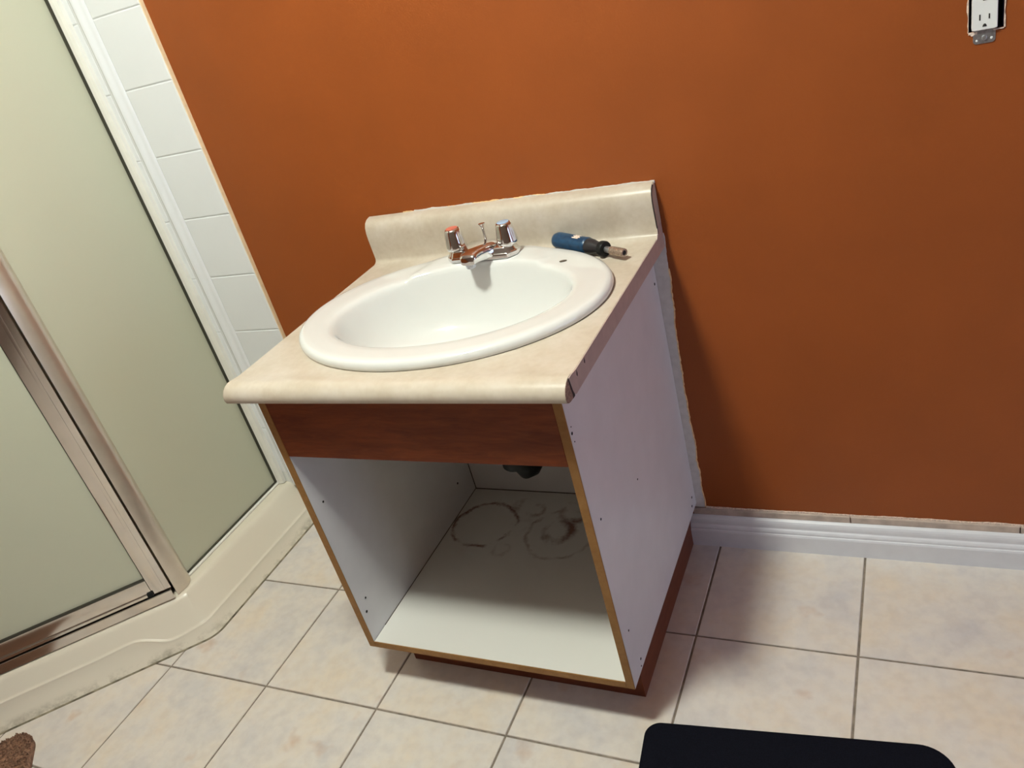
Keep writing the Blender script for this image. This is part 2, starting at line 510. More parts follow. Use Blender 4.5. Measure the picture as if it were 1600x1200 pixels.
# unpainted wall strip right of the cabinet
r = ragged(0.100, 0.80, 0.006, 0.0, 0.010, 0.624, 11)
pts = [(x + 0.012 * sstep(0.5, 0.8, z), z) for z, x in r]
pts = [(0.600, 0.100)] + pts + [(0.600, pts[-1][1])]
obj('bare_plaster_strip', prism(pts, 'y', -0.0025, 0.0), M['bare_wall'], wall_back)
r = ragged(0.100, 0.72, 0.006, 0.001, 0.0035, 0.0, 5)
pl = [(x, z) for x, z in pts[1:-1] if z < 0.72]
edge = pl + [(x + 0.0016 + 0.0022 * abs(noise.noise((z * 60, 2, 3))), z) for x, z in reversed(pl)]
obj('chipped_paint_edge', prism(edge, 'y', -0.003, 0.0), M['caulk_cream'], wall_back)

# white profiled baseboard
prof = [(0, 0), (-0.0262, 0), (-0.0262, 0.044), (-0.0245, 0.048), (-0.0225, 0.049), (-0.0225, 0.054), (-0.0205, 0.058), (-0.0175, 0.061),
        (-0.0175, 0.069), (-0.0165, 0.074), (-0.0140, 0.0785), (-0.0105, 0.0815), (-0.0075, 0.0820), (-0.0075, 0)]
prof = [p for p in prof[1:]]
tag(obj('baseboard_back', prism(prof, 'x', 0.5925, XR - 0.002, prism(prof, 'x', -0.4270, 0.0395)), M['trim_white']), 'white profiled baseboard right of the vanity', None, kind='structure')

# tiled shower surround on the back wall (gloss white panel, tiles, rounded pilaster)
SX0, SX1 = XL, -0.4300
sur = obj('surround_panel', boxm(SX0, SX1, -0.0105, 0.0, 0.10, 2.1), M['surround_joint'], wall_back)
edge = obj('panel_edge', boxm(SX1 - 0.0003, SX1 + 0.0022, -0.0120, 0.0, 0.10, 2.1, 0.0008, 1), M['edge_cream'], sur)
obj('surround_foot', boxm(-0.5560, SX1, -0.0105, 0.0, 0.0, 0.10), M['surround_joint'], sur)
ZP, Z0 = 0.1617, 0.1500
def surround_tile(w, h=ZP):
    bm = bmesh.new()
    rings = []
    for ins, y in ((0.0006, -0.008), (0.0006, -0.0116), (0.0032, -0.0128)):
        rings.append([(ins, y, ins), (w - ins, y, ins), (w - ins, y, h - ins), (ins, y, h - ins)])
    loft(rings, bm)
    bmesh.ops.recalc_face_normals(bm, faces=bm.faces)
    me = bpy.data.meshes.new('surround_tile'); bm.to_mesh(me); bm.free(); me.materials.append(M['surround'])
    return me
cols = [(-0.5880, -0.4300), (-0.7960, -0.6385)]
for (a, b_) in cols:
    me = surround_tile(b_ - a)
    for k in range(12):
        o = link(bpy.data.objects.new('surround_tile', me), sur); o.location = (a, 0, Z0 + k * ZP)
o = link(bpy.data.objects.new('surround_tile', surround_tile(0.1260, Z0 - 0.002)), sur); o.location = (-0.5560, 0, 0.002)
pil = []
for k in range(17):
    t = k / 16
    x = -0.6385 + t * 0.0505
    y = -0.010 - 0.014 * math.sin(math.pi * t) ** 0.8 - 0.002 * math.cos(4 * math.pi * t)
    pil.append((x, y))
pil = [(-0.6385, -0.006)] + pil + [(-0.588, -0.006)]
obj('pilaster', prism(pil, 'z', 0.12, 2.1), M['surround'], sur, True, 50)

# ------------------------------------------------------------------ shower base
base = empty('shower_tray', (-1.0, -0.5, 0), 'cream white acrylic corner shower tray with angled front curb', 'shower tray')
P0, P1, P2, P3 = Vector((-0.562, -0.003)), Vector((-0.562, -0.515)), Vector((-1.010, -0.963)), Vector((XL + 0.003, -0.963))
def path_pts(n_arc=10, rad=0.075):
    """outer outline of the curb with rounded corners: list of (point, inward normal, arclength)"""
    pts = []
    segs = [P0, P1, P2, P3]
    raw = []
    for a in range(3):
        A, B = segs[a], segs[a + 1]
        raw.append((A, B))
    out = []
    cut = rad * math.tan(math.radians(22.5))
    def lerp(A, B, k, s0, s1):
        d = (B - A).normalized(); L = (B - A).length
        for q in range(k + 1):
            s = s0 + (L - s0 - s1) * q / k
            out.append(A + d * s)
    lerp(P0, P1, 16, 0, cut)
    def arc(A, B, Cc):
        d1 = (B - A).normalized(); d2 = (Cc - B).normalized()
        p = B - d1 * cut
        nrm = Vector((d1.y, -d1.x))
        if nrm.dot(d2) < 0: nrm = -nrm
        cen = p + nrm * rad
        for q in range(1, n_arc):
            ang = math.radians(45) * q / n_arc
            sgn = 1 if (d1.x * d2.y - d1.y * d2.x) > 0 else -1
            v = p - cen
            c_, s_ = math.cos(sgn * ang), math.sin(sgn * ang)
            out.append(cen + Vector((v.x * c_ - v.y * s_, v.x * s_ + v.y * c_)))
    arc(P0, P1, P2)
    lerp(P1, P2, 48, cut, cut)
    arc(P1, P2, P3)
    lerp(P2, P3, 10, cut, 0)
    res = []; s = 0
    for q, p in enumerate(out):
        a = out[max(0, q - 1)]; b_ = out[min(len(out) - 1, q + 1)]
        d = (b_ - a).normalized()
        n = Vector((d.y, -d.x))           # inward (towards the shower corner)
        if n.dot(Vector((-1.5, 0.2)) - p) < 0: n = -n
        if q: s += (p - out[q - 1]).length
        res.append((p, n, s))
    return res
def ridge_w(s):
    # height of the moulded bead up the sloping skirt: low beside the fixed panel, swinging up past the corner
    return 0.315 - 0.05 * math.exp(-((s - 0.60) / 0.05) ** 2) + 0.255 * sstep(0.610, 0.705, s) - 0.02 * sstep(0.72, 0.80, s)
rings = []
pp = path_pts()
for (p, n, s) in pp:
    k = sstep(0.46, 0.66, s)
    rim = 0.088 - 0.016 * k
    F0, F1 = Vector((0.003, 0.0045)), Vector((rim - 0.010, 0.1060))
    fd = (F1 - F0).normalized(); fn = Vector((-fd.y, fd.x)); fl = (F1 - F0).length
    def fp(w, out): return tuple(F0 + fd * (w * fl) + fn * out)
    w = ridge_w(s)
    e = 1.0 / fl
    prof = [(0.004, 0.0), (0.001, 0.002), fp(0, 0), fp(w * 0.5, 0.0004), fp(w - 0.0040 * e, 0.0004), fp(w - 0.0022 * e, 0.0014), fp(w, 0.0024), fp(w + 0.0020 * e, 0.0012), fp(w + 0.0034 * e, -0.0010),
            fp(w + 0.008 * e, -0.0016), fp((w + 1) / 2, -0.0014), fp(1 - 0.006 * e, -0.0002), (rim - 0.0065, 0.1095), (rim - 0.002, 0.1122), (rim + 0.005, 0.1144), (rim + 0.016, 0.1155),
            (0.155, 0.1155), (0.166, 0.112), (0.172, 0.100), (0.182, 0.05), (0.21, 0.038)]
    rings.append([(p.x + n.x * o, p.y + n.y * o, z) for o, z in prof])
bm = bmesh.new()
loft(rings, bm, caps=False, closed=False)
inner = [Vector(r[-1]) for r in rings]
cv = bm.verts.new((XL + 0.3, -0.35, 0.03))
bm.verts.ensure_lookup_table()
iv = [v for v in bm.verts if abs(v.co.z - 0.038) < 1e-6]
np_ = len(rings[0])
ordered = [bm.verts[q * np_ + np_ - 1] for q in range(len(rings))]
corner = bm.verts.new((XL + 0.003, -0.003, 0.038))
ring_in = ordered + [corner]
for q in range(len(ring_in)):
    bm.faces.new((ring_in[q], ring_in[(q + 1) % len(ring_in)], cv))
bo = obj('pan', bm, M['base'], None, True, 60); child_of(bo, base)
cb = []
for (p, n, s) in pp:
    cb.append([(p.x + n.x * o, p.y + n.y * o, z) for o, z in ((0.006, 0.0), (-0.0012, 0.0), (-0.0008, 0.0018), (0.001, 0.0034), (0.006, 0.003))])
child_of(obj('caulk_bead', loft(cb, None, True, True), M['caulk']), base)

# ------------------------------------------------------------------ shower enclosure
enc = empty('shower_enclosure', (-0.66, -0.47, 0.115), 'angled corner shower enclosure with frosted glass and bright metal frame', 'shower enclosure')
ZT = 1.95
d45 = Vector((-1, -1)).normalized(); n45 = Vector((1, -1)).normalized()   # along the door, outward
DO = Vector((-0.6570, -0.4980))                                           # door start on its outer plane
def dplan(s, o):
    v = DO + d45 * s + n45 * o
    return (v.x, v.y)
def dbox(s0, s1, o0, o1, z0, z1):
    return prism([dplan(s0, o0), dplan(s1, o0), dplan(s1, o1), dplan(s0, o1)], 'z', z0, z1)
def bevel_all(bm, w, seg=2):
    bmesh.ops.bevel(bm, geom=list(bm.edges), offset=w, segments=seg, affect='EDGES', profile=0.6)
    return bm
def part(name, bm, mat, parent, smooth=False, angle=40):
    o = obj(name, bm, mat, None, smooth, angle)
    root = parent
    off = Vector(parent.location)
    if parent.parent is not None: off = off + parent.parent.location
    o.parent = parent
    o.location = -off
    return o
# wall channel and fixed panel
part('wall_channel', prism([(-0.655, -0.0255), (-0.655, -0.013), (-0.700, -0.013), (-0.700, -0.0255), (-0.690, -0.0290), (-0.678, -0.0240), (-0.672, -0.0290), (-0.664, -0.0285)], 'z', 0.118, ZT), M['channel'], enc)
part('gasket', prism([(-0.6850, -0.0245), (-0.6805, -0.0245), (-0.6805, -0.0315), (-0.6850, -0.0315)], 'z', 0.124, ZT - 0.03), M['gasket'], enc)
part('sill_channel', boxm(-0.704, -0.672, -0.430, -0.013, 0.1160, 0.1215, 0.001, 1), M['channel'], enc)
part('gasket', boxm(-0.6860, -0.6800, -0.432, -0.026, 0.1215, 0.1248), M['gasket'], enc)
part('glass_panel', boxm(-0.6925, -0.6865, -0.435, -0.020, 0.121, ZT - 0.02), M['frosted'], enc)
part('top_rail', boxm(-0.705, -0.672, -0.440, -0.013, ZT - 0.03, ZT, 0.002, 1), M['chrome_frame'], enc)
# corner post
cp = [(-0.7000, -0.4420), (-0.6760, -0.4290), (-0.6610, -0.4400), (-0.6545, -0.4490), (-0.6500, -0.4620), (-0.6500, -0.4800), (-0.6545, -0.4955), (-0.6720, -0.4780)]
part('corner_post', prism(cp, 'z', 0.1160, ZT), M['satin'], enc, True, 30)
# door : sill track, hinged leaf with stiles, rails and glass
LD = 0.56
part('sill_track', bevel_all(dbox(0.004, LD, -0.022, 0.010, 0.1160, 0.1440), 0.0015, 1), M['chrome_frame'], enc)
leaf = part('door', bevel_all(dbox(0.001, 0.0475, -0.016, 0.004, 0.1475, ZT - 0.03), 0.0025, 2), M['chrome_frame'], enc, True, 30)
leaf['label'] = 'metal door stile beside the corner post'
def sub(name, bm, mat, smooth=False):
    o = obj(name, bm, mat, None, smooth, 30); o.parent = leaf; return o
sub('stile_rib', bevel_all(dbox(0.016, 0.024, 0.002, 0.0062, 0.150, ZT - 0.032), 0.001, 2), M['chrome_frame'], True)
sub('bottom_rail', bevel_all(dbox(0.048, LD - 0.05, -0.016, 0.003, 0.1475, 0.1960), 0.003, 2), M['chrome_frame'], True)
sub('rail_lip', bevel_all(dbox(0.060, LD - 0.05, 0.002, 0.0065, 0.1475, 0.1560), 0.001, 1), M['chrome_frame'])
sub('rail_end_block', dbox(0.046, 0.060, -0.004, 0.008, 0.1465, 0.1570), M['black'])  # small black block at the end of the bottom rail
sub('gasket', dbox(0.0475, LD - 0.05, -0.010, 0.0005, 0.1955, 0.2010), M['gasket'])
sub('gasket', dbox(0.0473, 0.0495, -0.010, 0.0005, 0.2010, ZT - 0.06), M['gasket'])
sub('glass_pane', dbox(0.047, LD - 0.05, -0.010, -0.004, 0.197, ZT - 0.05), M['frosted'])
sub('top_rail', bevel_all(dbox(0.048, LD - 0.05, -0.016, 0.003, ZT - 0.08, ZT - 0.03), 0.003, 2), M['chrome_frame'])
sub('stile', bevel_all(dbox(LD - 0.05, LD, -0.016, 0.004, 0.1475, ZT - 0.03), 0.003, 2), M['chrome_frame'])
part('header_rail', dbox(0.0, LD + 0.02, -0.022, 0.010, ZT - 0.029, ZT), M['chrome_frame'], enc)
e2 = dplan(LD, -0.008)
part('corner_post', bevel_all(dbox(LD + 0.001, LD + 0.035, -0.022, 0.010, 0.1160, ZT), 0.003, 2), M['chrome_frame'], enc)
part('glass_panel', boxm(XL + 0.01, e2[0] - 0.02, -0.9020, -0.8960, 0.121, ZT - 0.02), M['frosted'], enc)

# ------------------------------------------------------------------ vanity cabinet
WC, DC, ZB, ZTOP, TH = 0.61, 0.5545, 0.1125, 0.7685, 0.016
cab = empty('vanity_cabinet', (WC / 2, -DC / 2, 0), 'open white vanity cabinet without doors, wood edged, under the beige countertop', 'cabinet')
EB = 0.0022
part('side_panel', boxm(0, TH, -DC + EB, -0.004, ZB, ZTOP), M['melamine'], cab)
part('side_panel', boxm(WC - TH, WC, -DC + EB, -0.004, ZB, ZTOP), M['melamine'], cab)
part('bottom_panel', boxm(TH + 0.0012, WC - TH - 0.0012, -DC + EB, -0.0140, ZB, ZB + TH), M['stained'], cab)
part('back_panel', boxm(TH + 0.0015, WC - TH - 0.0015, -0.012, -0.004, ZB, ZTOP), M['melamine'], cab)
for a in (0.0, WC - TH):
    part('edge_band', boxm(a, a + TH, -DC, -DC + EB, ZB, ZTOP, 0.0006, 1), M['edging'], cab)
part('edge_band', boxm(TH, WC - TH, -DC, -DC + EB, ZB, ZB + TH, 0.0006, 1), M['edging'], cab)
part('front_apron', boxm(TH, WC - TH, -DC + 0.0008, -DC + 0.017, 0.629, ZTOP, 0.0008, 1), M['cherry'], cab)['label'] = 'reddish brown wood apron under the countertop'
part('toe_kick', boxm(0.040, 0.592, -0.482, -0.466, 0.0, ZB), M['toe'], cab)
part('toe_kick', boxm(0.576, 0.592, -0.466, -0.0080, 0.0, ZB), M['toe'], cab)
part('toe_kick', boxm(0.040, 0.056, -0.466, -0.028, 0.0, ZB), M['toe'], cab)
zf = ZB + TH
part('gap_shade_strip', boxm(TH - 0.0002, TH + 0.0016, -DC + 0.05, -0.013, zf - 0.001, zf + 0.0007), M['joint'], cab)  # solid dark strips along the dirt-lined joints, shade of the gaps put into their colour
part('gap_shade_strip', boxm(TH, WC - TH, -0.0148, -0.0118, zf - 0.001, zf + 0.0008), M['joint'], cab)
part('gap_shade_strip', boxm(TH - 0.0002, TH + 0.0020, -0.0130, -0.0115, zf, ZTOP - 0.01), M['joint'], cab)
def disc_x(x, y, z, r, s):
    return lathe([(r, 0), (r, 0.0006)], 10, axis_matrix((x, y, z), (s, 0, 0)))
for (y, z, r_) in ((-0.522, 0.494, 0.0025), (-0.524, 0.231, 0.0025), (-0.537, 0.203, 0.0032), (-0.082, 0.199, 0.003)):
    part('screw_hole', disc_x(TH, y, z, r_, 1), M['hole'], cab)
for (y, z, r_) in ((-0.543, 0.700, 0.0012), (-0.545, 0.689, 0.0028), (-0.543, 0.672, 0.0012), (-0.520, 0.496, 0.0022), (-0.327, 0.432, 0.0020), (-0.521, 0.233, 0.0022),
                   (-0.500, 0.135, 0.0026), (-0.505, 0.121, 0.0018), (-0.020, 0.695, 0.003), (-0.030, 0.150, 0.003), (-0.040, 0.132, 0.003)):
    part('screw_hole', disc_x(WC, y, z, r_, 1), M['hole'], cab)

# ------------------------------------------------------------------ countertop with rolled nose and backsplash
CXL, CXR, ZCT = -0.033, 0.6380, 0.8014
ctr = empty('vanity_countertop', (0.30, -0.29, 0.7685), 'beige mottled laminate countertop with rolled front edge and coved backsplash', 'countertop')
prof = [(-0.002, 0.7685), (-0.558, 0.7685), (-0.562, 0.7685), (-0.576, 0.7685), (-0.5845, 0.7700), (-0.5905, 0.7735), (-0.5930, 0.7810), (-0.5915, 0.7890), (-0.5865, 0.7965),
        (-0.5785, 0.8020), (-0.5690, 0.8045), (-0.5590, 0.8042), (-0.5480, 0.8025), (-0.5380, ZCT), (-0.0450, ZCT), (-0.0390, 0.8030), (-0.0345, 0.8065), (-0.0325, 0.8120),
        (-0.0335, 0.8350), (-0.0350, 0.8600), (-0.0345, 0.8750), (-0.0315, 0.8870), (-0.0255, 0.8960), (-0.0170, 0.9010), (-0.0080, 0.9030), (-0.002, 0.9035)]
OC, OA, OB, OROT = Vector((0.3026, -0.2986)), 0.3150, 0.2390, 0.05
IC, IA, IB, IROT = Vector((0.3040, -0.3060)), 0.2400, 0.1660, 0.09
def ell(c, a, b, rot, t, k=1.0):
    x, y = a * k * math.cos(t), b * k * math.sin(t)
    cr, sr = math.cos(rot), math.sin(rot)
    return Vector((c.x + cr * x - sr * y, c.y + sr * x + cr * y))
slab = obj('slab', prism(prof, 'x', CXL, CXR), M['laminate'])
cut = obj('cutter', loft([[(*ell(OC, OA - 0.022, OB - 0.022, OROT, 2 * math.pi * q / 96), z) for q in range(96)] for z in (0.70, 0.86)]), M['laminate'])
md = slab.modifiers.new('cut', 'BOOLEAN'); md.operation = 'DIFFERENCE'; md.object = cut; md.solver = 'EXACT'
dg = bpy.context.evaluated_depsgraph_get()
me2 = bpy.data.meshes.new_from_object(slab.evaluated_get(dg))
slab.modifiers.clear(); slab.data = me2
bpy.data.objects.remove(cut)
slab.data.polygons.foreach_set('use_smooth', [True] * len(slab.data.polygons)); slab.data.set_sharp_from_angle(angle=math.radians(35))
slab.parent = ctr; slab.location = -Vector(ctr.location)
# end cap on the right-hand cut end, raw nose core, dark glue seams
ecap = [(-0.002, 0.7685), (-0.556, 0.7685), (-0.561, 0.7720), (-0.5645, 0.7800), (-0.5690, 0.8030), (-0.5590, 0.8034), (-0.5380, ZCT - 0.0006), (-0.045, ZCT - 0.0006), (-0.036, 0.808), (-0.032, 0.82), (-0.002, 0.82)]
part('end_cap', prism(ecap, 'x', CXR, CXR + 0.0016), M['laminate_shaded'], ctr)
core = [(-0.562, 0.7690), (-0.576, 0.7690), (-0.5840, 0.7705), (-0.5900, 0.7738), (-0.5922, 0.7810), (-0.5908, 0.7888), (-0.5860, 0.7960), (-0.5780, 0.8014), (-0.5715, 0.8030), (-0.5665, 0.7800)]
part('nose_core', prism(core, 'x', CXR - 0.0005, CXR + 0.0007), M['particle'], ctr)
seam = [(-0.5610, 0.7688), (-0.5690, 0.7688), (-0.5670, 0.7720), (-0.5685, 0.7800), (-0.5722, 0.8032), (-0.5688, 0.8036), (-0.5645, 0.7800), (-0.5610, 0.7718)]
part('glue_seam', prism(seam, 'x', CXR - 0.0005, CXR + 0.0012), M['seam'], ctr)
sp = [p for p in prof if p[1] > 0.815] 
spl = [(-0.0015, 0.818)] + [(y, z) for y, z in [(-0.0322, 0.818)] + sp[:-1]] + [(-0.002, 0.9028)]
part('splash_end_cap', prism([(y + (0.0025 if y < -0.02 else 0.001), z - (0.0015 if z > 0.89 else 0)) for y, z in spl], 'x', CXR, CXR + 0.0014), M['laminate'], ctr)
sm = [(y, z) for y, z in [(-0.0322, 0.806)] + sp[:-2]]
seam2 = sm + [(y + 0.0032, z - (0.0022 if z > 0.89 else 0)) for y, z in reversed(sm)]
part('glue_seam', prism(seam2, 'x', CXR, CXR + 0.0018), M['seam'], ctr)
for (y, z) in ((-0.538, 0.795), (-0.502, 0.796)):
    part('chip', prism([(y, z + 0.004), (y - 0.003, z - 0.003), (y - 0.001, z - 0.006), (y + 0.0008, z - 0.002)], 'x', CXR + 0.0014, CXR + 0.0021), M['seam'], ctr)
# ragged caulk and paint where the backsplash meets the wall
strip_horizontal(0.09, 0.645, 0.9030, -0.002, 0.0055, 0.0030, 21, M['bare_wall'], 'caulk_line', 0.005)
strip_horizontal(0.06, 0.56, 0.9035, -0.004, 0.0060, 0.0026, 33, M['caulk_cream'], 'caulk_line', 0.004)

# ------------------------------------------------------------------ sink
sink = empty('sink', (OC.x, OC.y, 0.8018), 'white oval drop-in porcelain sink set in the beige countertop', 'sink')
NS = 256
def sink_rings():
    R = []
    DRAIN = Vector((0.318, -0.262))
    o = lambda k, z: R.append(('o', k, z))
    for k, z in ((0.960, 0.8017), (0.992, 0.8017), (1.0, 0.8035), (1.002, 0.8080), (0.999, 0.8125), (0.991, 0.8160), (0.978, 0.8185), (0.960, 0.8198)): o(k, z)
    for w in (0.25, 0.5, 0.72): R.append(('b', w, 0.8198 - 0.0018 * w))
    for k, z in ((1.055, 0.8176), (1.030, 0.8160), (1.010, 0.8130), (0.996, 0.8080), (0.982, 0.8000), (0.965, 0.7880), (0.940, 0.7710), (0.900, 0.7500), (0.840, 0.7280), (0.750, 0.7080),
                 (0.640, 0.6950), (0.500, 0.6860), (0.340, 0.6800), (0.200, 0.6765), (0.110, 0.6750)):
        R.append(('i', k, z))
    out = []
    for kind, k, z in R:
        ring = []
        for q in range(NS):
            t = 2 * math.pi * q / NS
            if kind == 'o': p = ell(OC, OA, OB, OROT, t, k)
            elif kind == 'b': p = ell(OC, OA, OB, OROT, t, 0.960).lerp(ell(IC, IA, IB, IROT, t, 1.055), k)
            else:
                c = IC.lerp(DRAIN, (1 - k) if k < 1 else 0)
                p = ell(c, IA, IB, IROT * min(1, k), t, k) if k > 0.15 else ell(c, IA * 0.9, IA * 0.9, 0, t, k)
            zz = z
            lx = p.x - 0.292; ly = p.y
            if z > 0.79 and math.sin(t) > 0:          # slightly raised faucet deck
                wr = 0.0 if kind == 'o' else (k if kind == 'b' else 1.0)
                lo_ = 0.088 + 0.050 * wr
                lift = 0.0050 * (1 - sstep(lo_, 0.150, abs(lx)))
                if kind == 'o' and k > 0.99: lift = 0
                elif kind == 'o': lift *= (1 - k) / 0.04 if k > 0.96 else 1
                elif kind == 'i': lift *= sstep(0.97, 1.03, k)
                zz += lift
            ring.append((p.x, p.y, zz))
        out.append(ring)
    return out
sb = bmesh.new()
SR = sink_rings()
loft(SR, sb, caps=False)
# outer underside shell
US = []
for kind_k, z in ((0.93, 0.8010), (0.92, 0.79), (0.90, 0.77), (0.86, 0.74), (0.78, 0.71), (0.6, 0.685), (0.3, 0.670), (0.10, 0.667)):
    US.append([(*ell(OC.lerp(Vector((0.318, -0.262)), 1 - kind_k), OA * 0.96, OB * 0.96, OROT, 2 * math.pi * q / NS, kind_k), z) for q in range(NS)])
US = [SR[0]] + US
loft(US, sb, caps=False)
bmesh.ops.remove_doubles(sb, verts=sb.verts, dist=1e-6)
part('basin', sb, M['porcelain'], sink, True, 60)
def disc_z(x, y, z, prof, n=24):
    return lathe(prof, n, Matrix.Translation((x, y, z)))
part('drain_flange', disc_z(0.318, -0.262, 0.670, [(0.030, 0.0), (0.030, 0.0065), (0.027, 0.0085), (0.020, 0.007), (0.018, 0.0)]), M['chrome'], sink, True, 40)
sl = lathe([(0.0075, 0), (0.0075, 0.0008)], 20, Matrix.Translation((0.487, -0.160, 0.8190)) @ Matrix.Rotation(0.25, 4, 'Z') @ Matrix.Diagonal((1.0, 0.55, 1, 1)))
part('overflow_hole', sl, plain('overflow_shadow', (0.10, 0.08, 0.06), 0.6), sink)
dx, dy = 0.322, -0.255
part('drain_tailpiece', lathe([(0.021, 0.640), (0.021, 0.46), (0.024, 0.455), (0.030, 0.450), (0.030, 0.405), (0.036, 0.404), (0.036, 0.380), (0.022, 0.379)], 28, Matrix.Translation((dx, dy, 0.028))), M['black'], sink, True, 40)
pipe = []
for (px_, py_, pz_) in ((0.004, 0.0, 0.395), (0.006, 0.0, 0.372), (0.010, 0.006, 0.356), (0.013, 0.022, 0.349), (0.014, 0.045, 0.352), (0.014, 0.065, 0.366), (0.014, 0.070, 0.395), (0.014, 0.070, 0.44)):
    pipe.append(Vector((dx + px_, dy + py_, pz_ + 0.028)))
rg = []
for q, p in enumerate(pipe):
    d = (pipe[min(q + 1, len(pipe) - 1)] - pipe[max(q - 1, 0)]).normalized()
    u = Vector((1, 0, 0)); w = d.cross(u).normalized()
    rg.append([p + (u * math.cos(2 * math.pi * k / 20) + w * math.sin(2 * math.pi * k / 20)) * 0.0205 for k in range(20)])
part('drain_bend', loft(rg), M['black'], sink, True, 50)

# ------------------------------------------------------------------ faucet
FX, FY, FZ = 0.294, -0.108, 0.8245
fau = empty('faucet', (FX, FY, FZ), 'chrome two-handle centerset faucet on the sink deck', 'faucet')
fau.rotation_euler = (0, 0, 0.03)
def fpart(name, bm, mat, parent=None, smooth=True, angle=35):
    return obj(name, bm, mat, parent or fau, smooth, angle)
def plate_ring(hx, hy, z, ch):
    return [(-hx + ch, -hy, z), (hx - ch, -hy, z), (hx, -hy + ch, z), (hx, hy - ch, z), (hx - ch, hy, z), (-hx + ch, hy, z), (-hx, hy - ch, z), (-hx, -hy + ch, z)]
fpart('base_plate', bevel_all(loft([plate_ring(0.079, 0.027, 0.0, 0.016), plate_ring(0.079, 0.027, 0.009, 0.016), plate_ring(0.0765, 0.0255, 0.0105, 0.0155), plate_ring(0.0715, 0.0225, 0.0205, 0.014), plate_ring(0.068, 0.020, 0.0225, 0.012)]), 0.0008, 1), M['chrome'], None, True, 25)
# spout: lofted body sweeping forward out of the plate
secs = [(0.022, 0.030, 0.003, 0.0270), (0.010, 0.036, 0.002, 0.0310), (-0.010, 0.038, 0.002, 0.0330), (-0.026, 0.034, 0.002, 0.0340), (-0.040, 0.0265, 0.004, 0.0346), (-0.052, 0.0215, 0.007, 0.0348), (-0.064, 0.0190, 0.009, 0.0342), (-0.072, 0.0180, 0.0105, 0.0315), (-0.077, 0.0150, 0.012, 0.0265)]
rg = []
for (y, hw, zb_, zt_) in secs:
    ring = []
    for k in range(20):
        t = 2 * math.pi * k / 20
        c_, s_ = math.cos(t), math.sin(t)
        e = 0.55
        ring.append((hw * math.copysign(abs(c_) ** e, c_), y, (zb_ + zt_) / 2 + (zt_ - zb_) / 2 * math.copysign(abs(s_) ** e, s_)))
    rg.append(ring)
fpart('spout', loft(rg), M['chrome'], None, True, 50)
fpart('aerator', lathe([(0.0095, 0.0), (0.0105, 0.001), (0.0105, 0.012)], 20, Matrix.Translation((0, -0.066, 0.003))), M['steel'])
for sx, capm in ((-1, 'red_cap'), (1, 'blue_cap')):
    hx = sx * 0.0585
    h = fpart('handle', lathe([(0.0215, 0.0225), (0.0222, 0.0250), (0.0214, 0.0285), (0.0195, 0.0450), (0.0170, 0.0600), (0.0155, 0.0640), (0.0130, 0.0655)], 40,
              Matrix.Translation((hx, 0.002, 0)), rf=lambda t, r_, z: r_ * (1 + 0.035 * math.cos(8 * t)) if 0.026 < z < 0.063 else r_), M['chrome'], None, True, 45)
    fpart('index_cap', lathe([(0.0125, 0.0650), (0.0125, 0.0662), (0.0105, 0.0668)], 28, Matrix.Translation((hx, 0.002, 0))), M[capm], h)
rod = fpart('lift_rod', lathe([(0.0030, 0.020), (0.0030, 0.047), (0.0036, 0.050), (0.0042, 0.055), (0.0070, 0.0590), (0.0072, 0.0610), (0.0050, 0.0620)], 20, Matrix.Translation((0.0, 0.024, 0))), M['chrome'])

# ------------------------------------------------------------------ screwdriver
A0, A1 = Vector((0.428, -0.0445, ZCT + 0.0186)), Vector((0.604, -0.1415, ZCT + 0.0160))
LN = (A1 - A0).length
drv = empty('screwdriver', A0, 'blue handled stubby screwdriver with empty bit holder lying behind the sink', 'screwdriver')
MD = axis_matrix((0, 0, 0), A1 - A0)
flut = lambda t, r_, z: r_ * (1 - 0.055 * max(0.0, math.cos(6 * t)) ** 2) if 0.012 < z < 0.098 else r_
obj('handle', lathe([(0.004, 0.0), (0.010, 0.001), (0.0145, 0.005), (0.0170, 0.012), (0.0178, 0.022), (0.0176, 0.060), (0.0172, 0.090), (0.0172, 0.099), (0.0150, 0.102)], 48, MD, rf=flut), M['handle_blue'], drv, True, 40)
obj('collar', lathe([(0.0150, 0.1005), (0.0158, 0.104), (0.0150, 0.114), (0.0122, 0.124), (0.0105, 0.134), (0.0105, 0.138)], 32, MD), M['rubber'], drv, True, 40)
obj('grip_ring', lathe([(0.0120, 0.1375), (0.0150, 0.1385), (0.0155, 0.141), (0.0155, 0.1475), (0.0145, 0.150), (0.0100, 0.151)], 32, MD), M['black'], drv, True, 40)
obj('shaft', lathe([(0.0062, 0.1505), (0.0062, 0.165)], 24, MD), M['steel'], drv, True, 40)
obj('bit_holder', lathe([(0.0070, 0.1645), (0.0084, 0.166), (0.0084, 0.176), (0.0078, 0.178), (0.0084, 0.180), (0.0084, LN - 0.004), (0.0076, LN), (0.0048, LN), (0.0046, LN - 0.003)], 24, MD), M['tip'], drv, True, 40)
obj('hex_socket', lathe([(0.0046, LN - 0.004), (0.0046, LN - 0.0004)], 6, MD), M['hole'], drv)
lb = []
for q in range(7):
    t = math.radians(60 + q * 8)
    lb.append(t)
lab = bmesh.new()
va = []
for zz in (0.066, 0.084):
    row = []
    for q in range(7):
        ang = math.radians(-18 + 6 * q)
        # the visible upper side of the handle
        up = (MD.to_3x3().inverted() @ Vector((0.1, -0.25, 1.0)))
        a0 = math.atan2(up.y, up.x)
        row.append(lab.verts.new(MD @ Vector((0.0181 * math.cos(a0 + ang), 0.0181 * math.sin(a0 + ang), zz + 0.004 * math.sin(q * 2.1)))))
    va.append(row)
for q in range(6): lab.faces.new((va[0][q], va[0][q + 1], va[1][q + 1], va[1][q]))
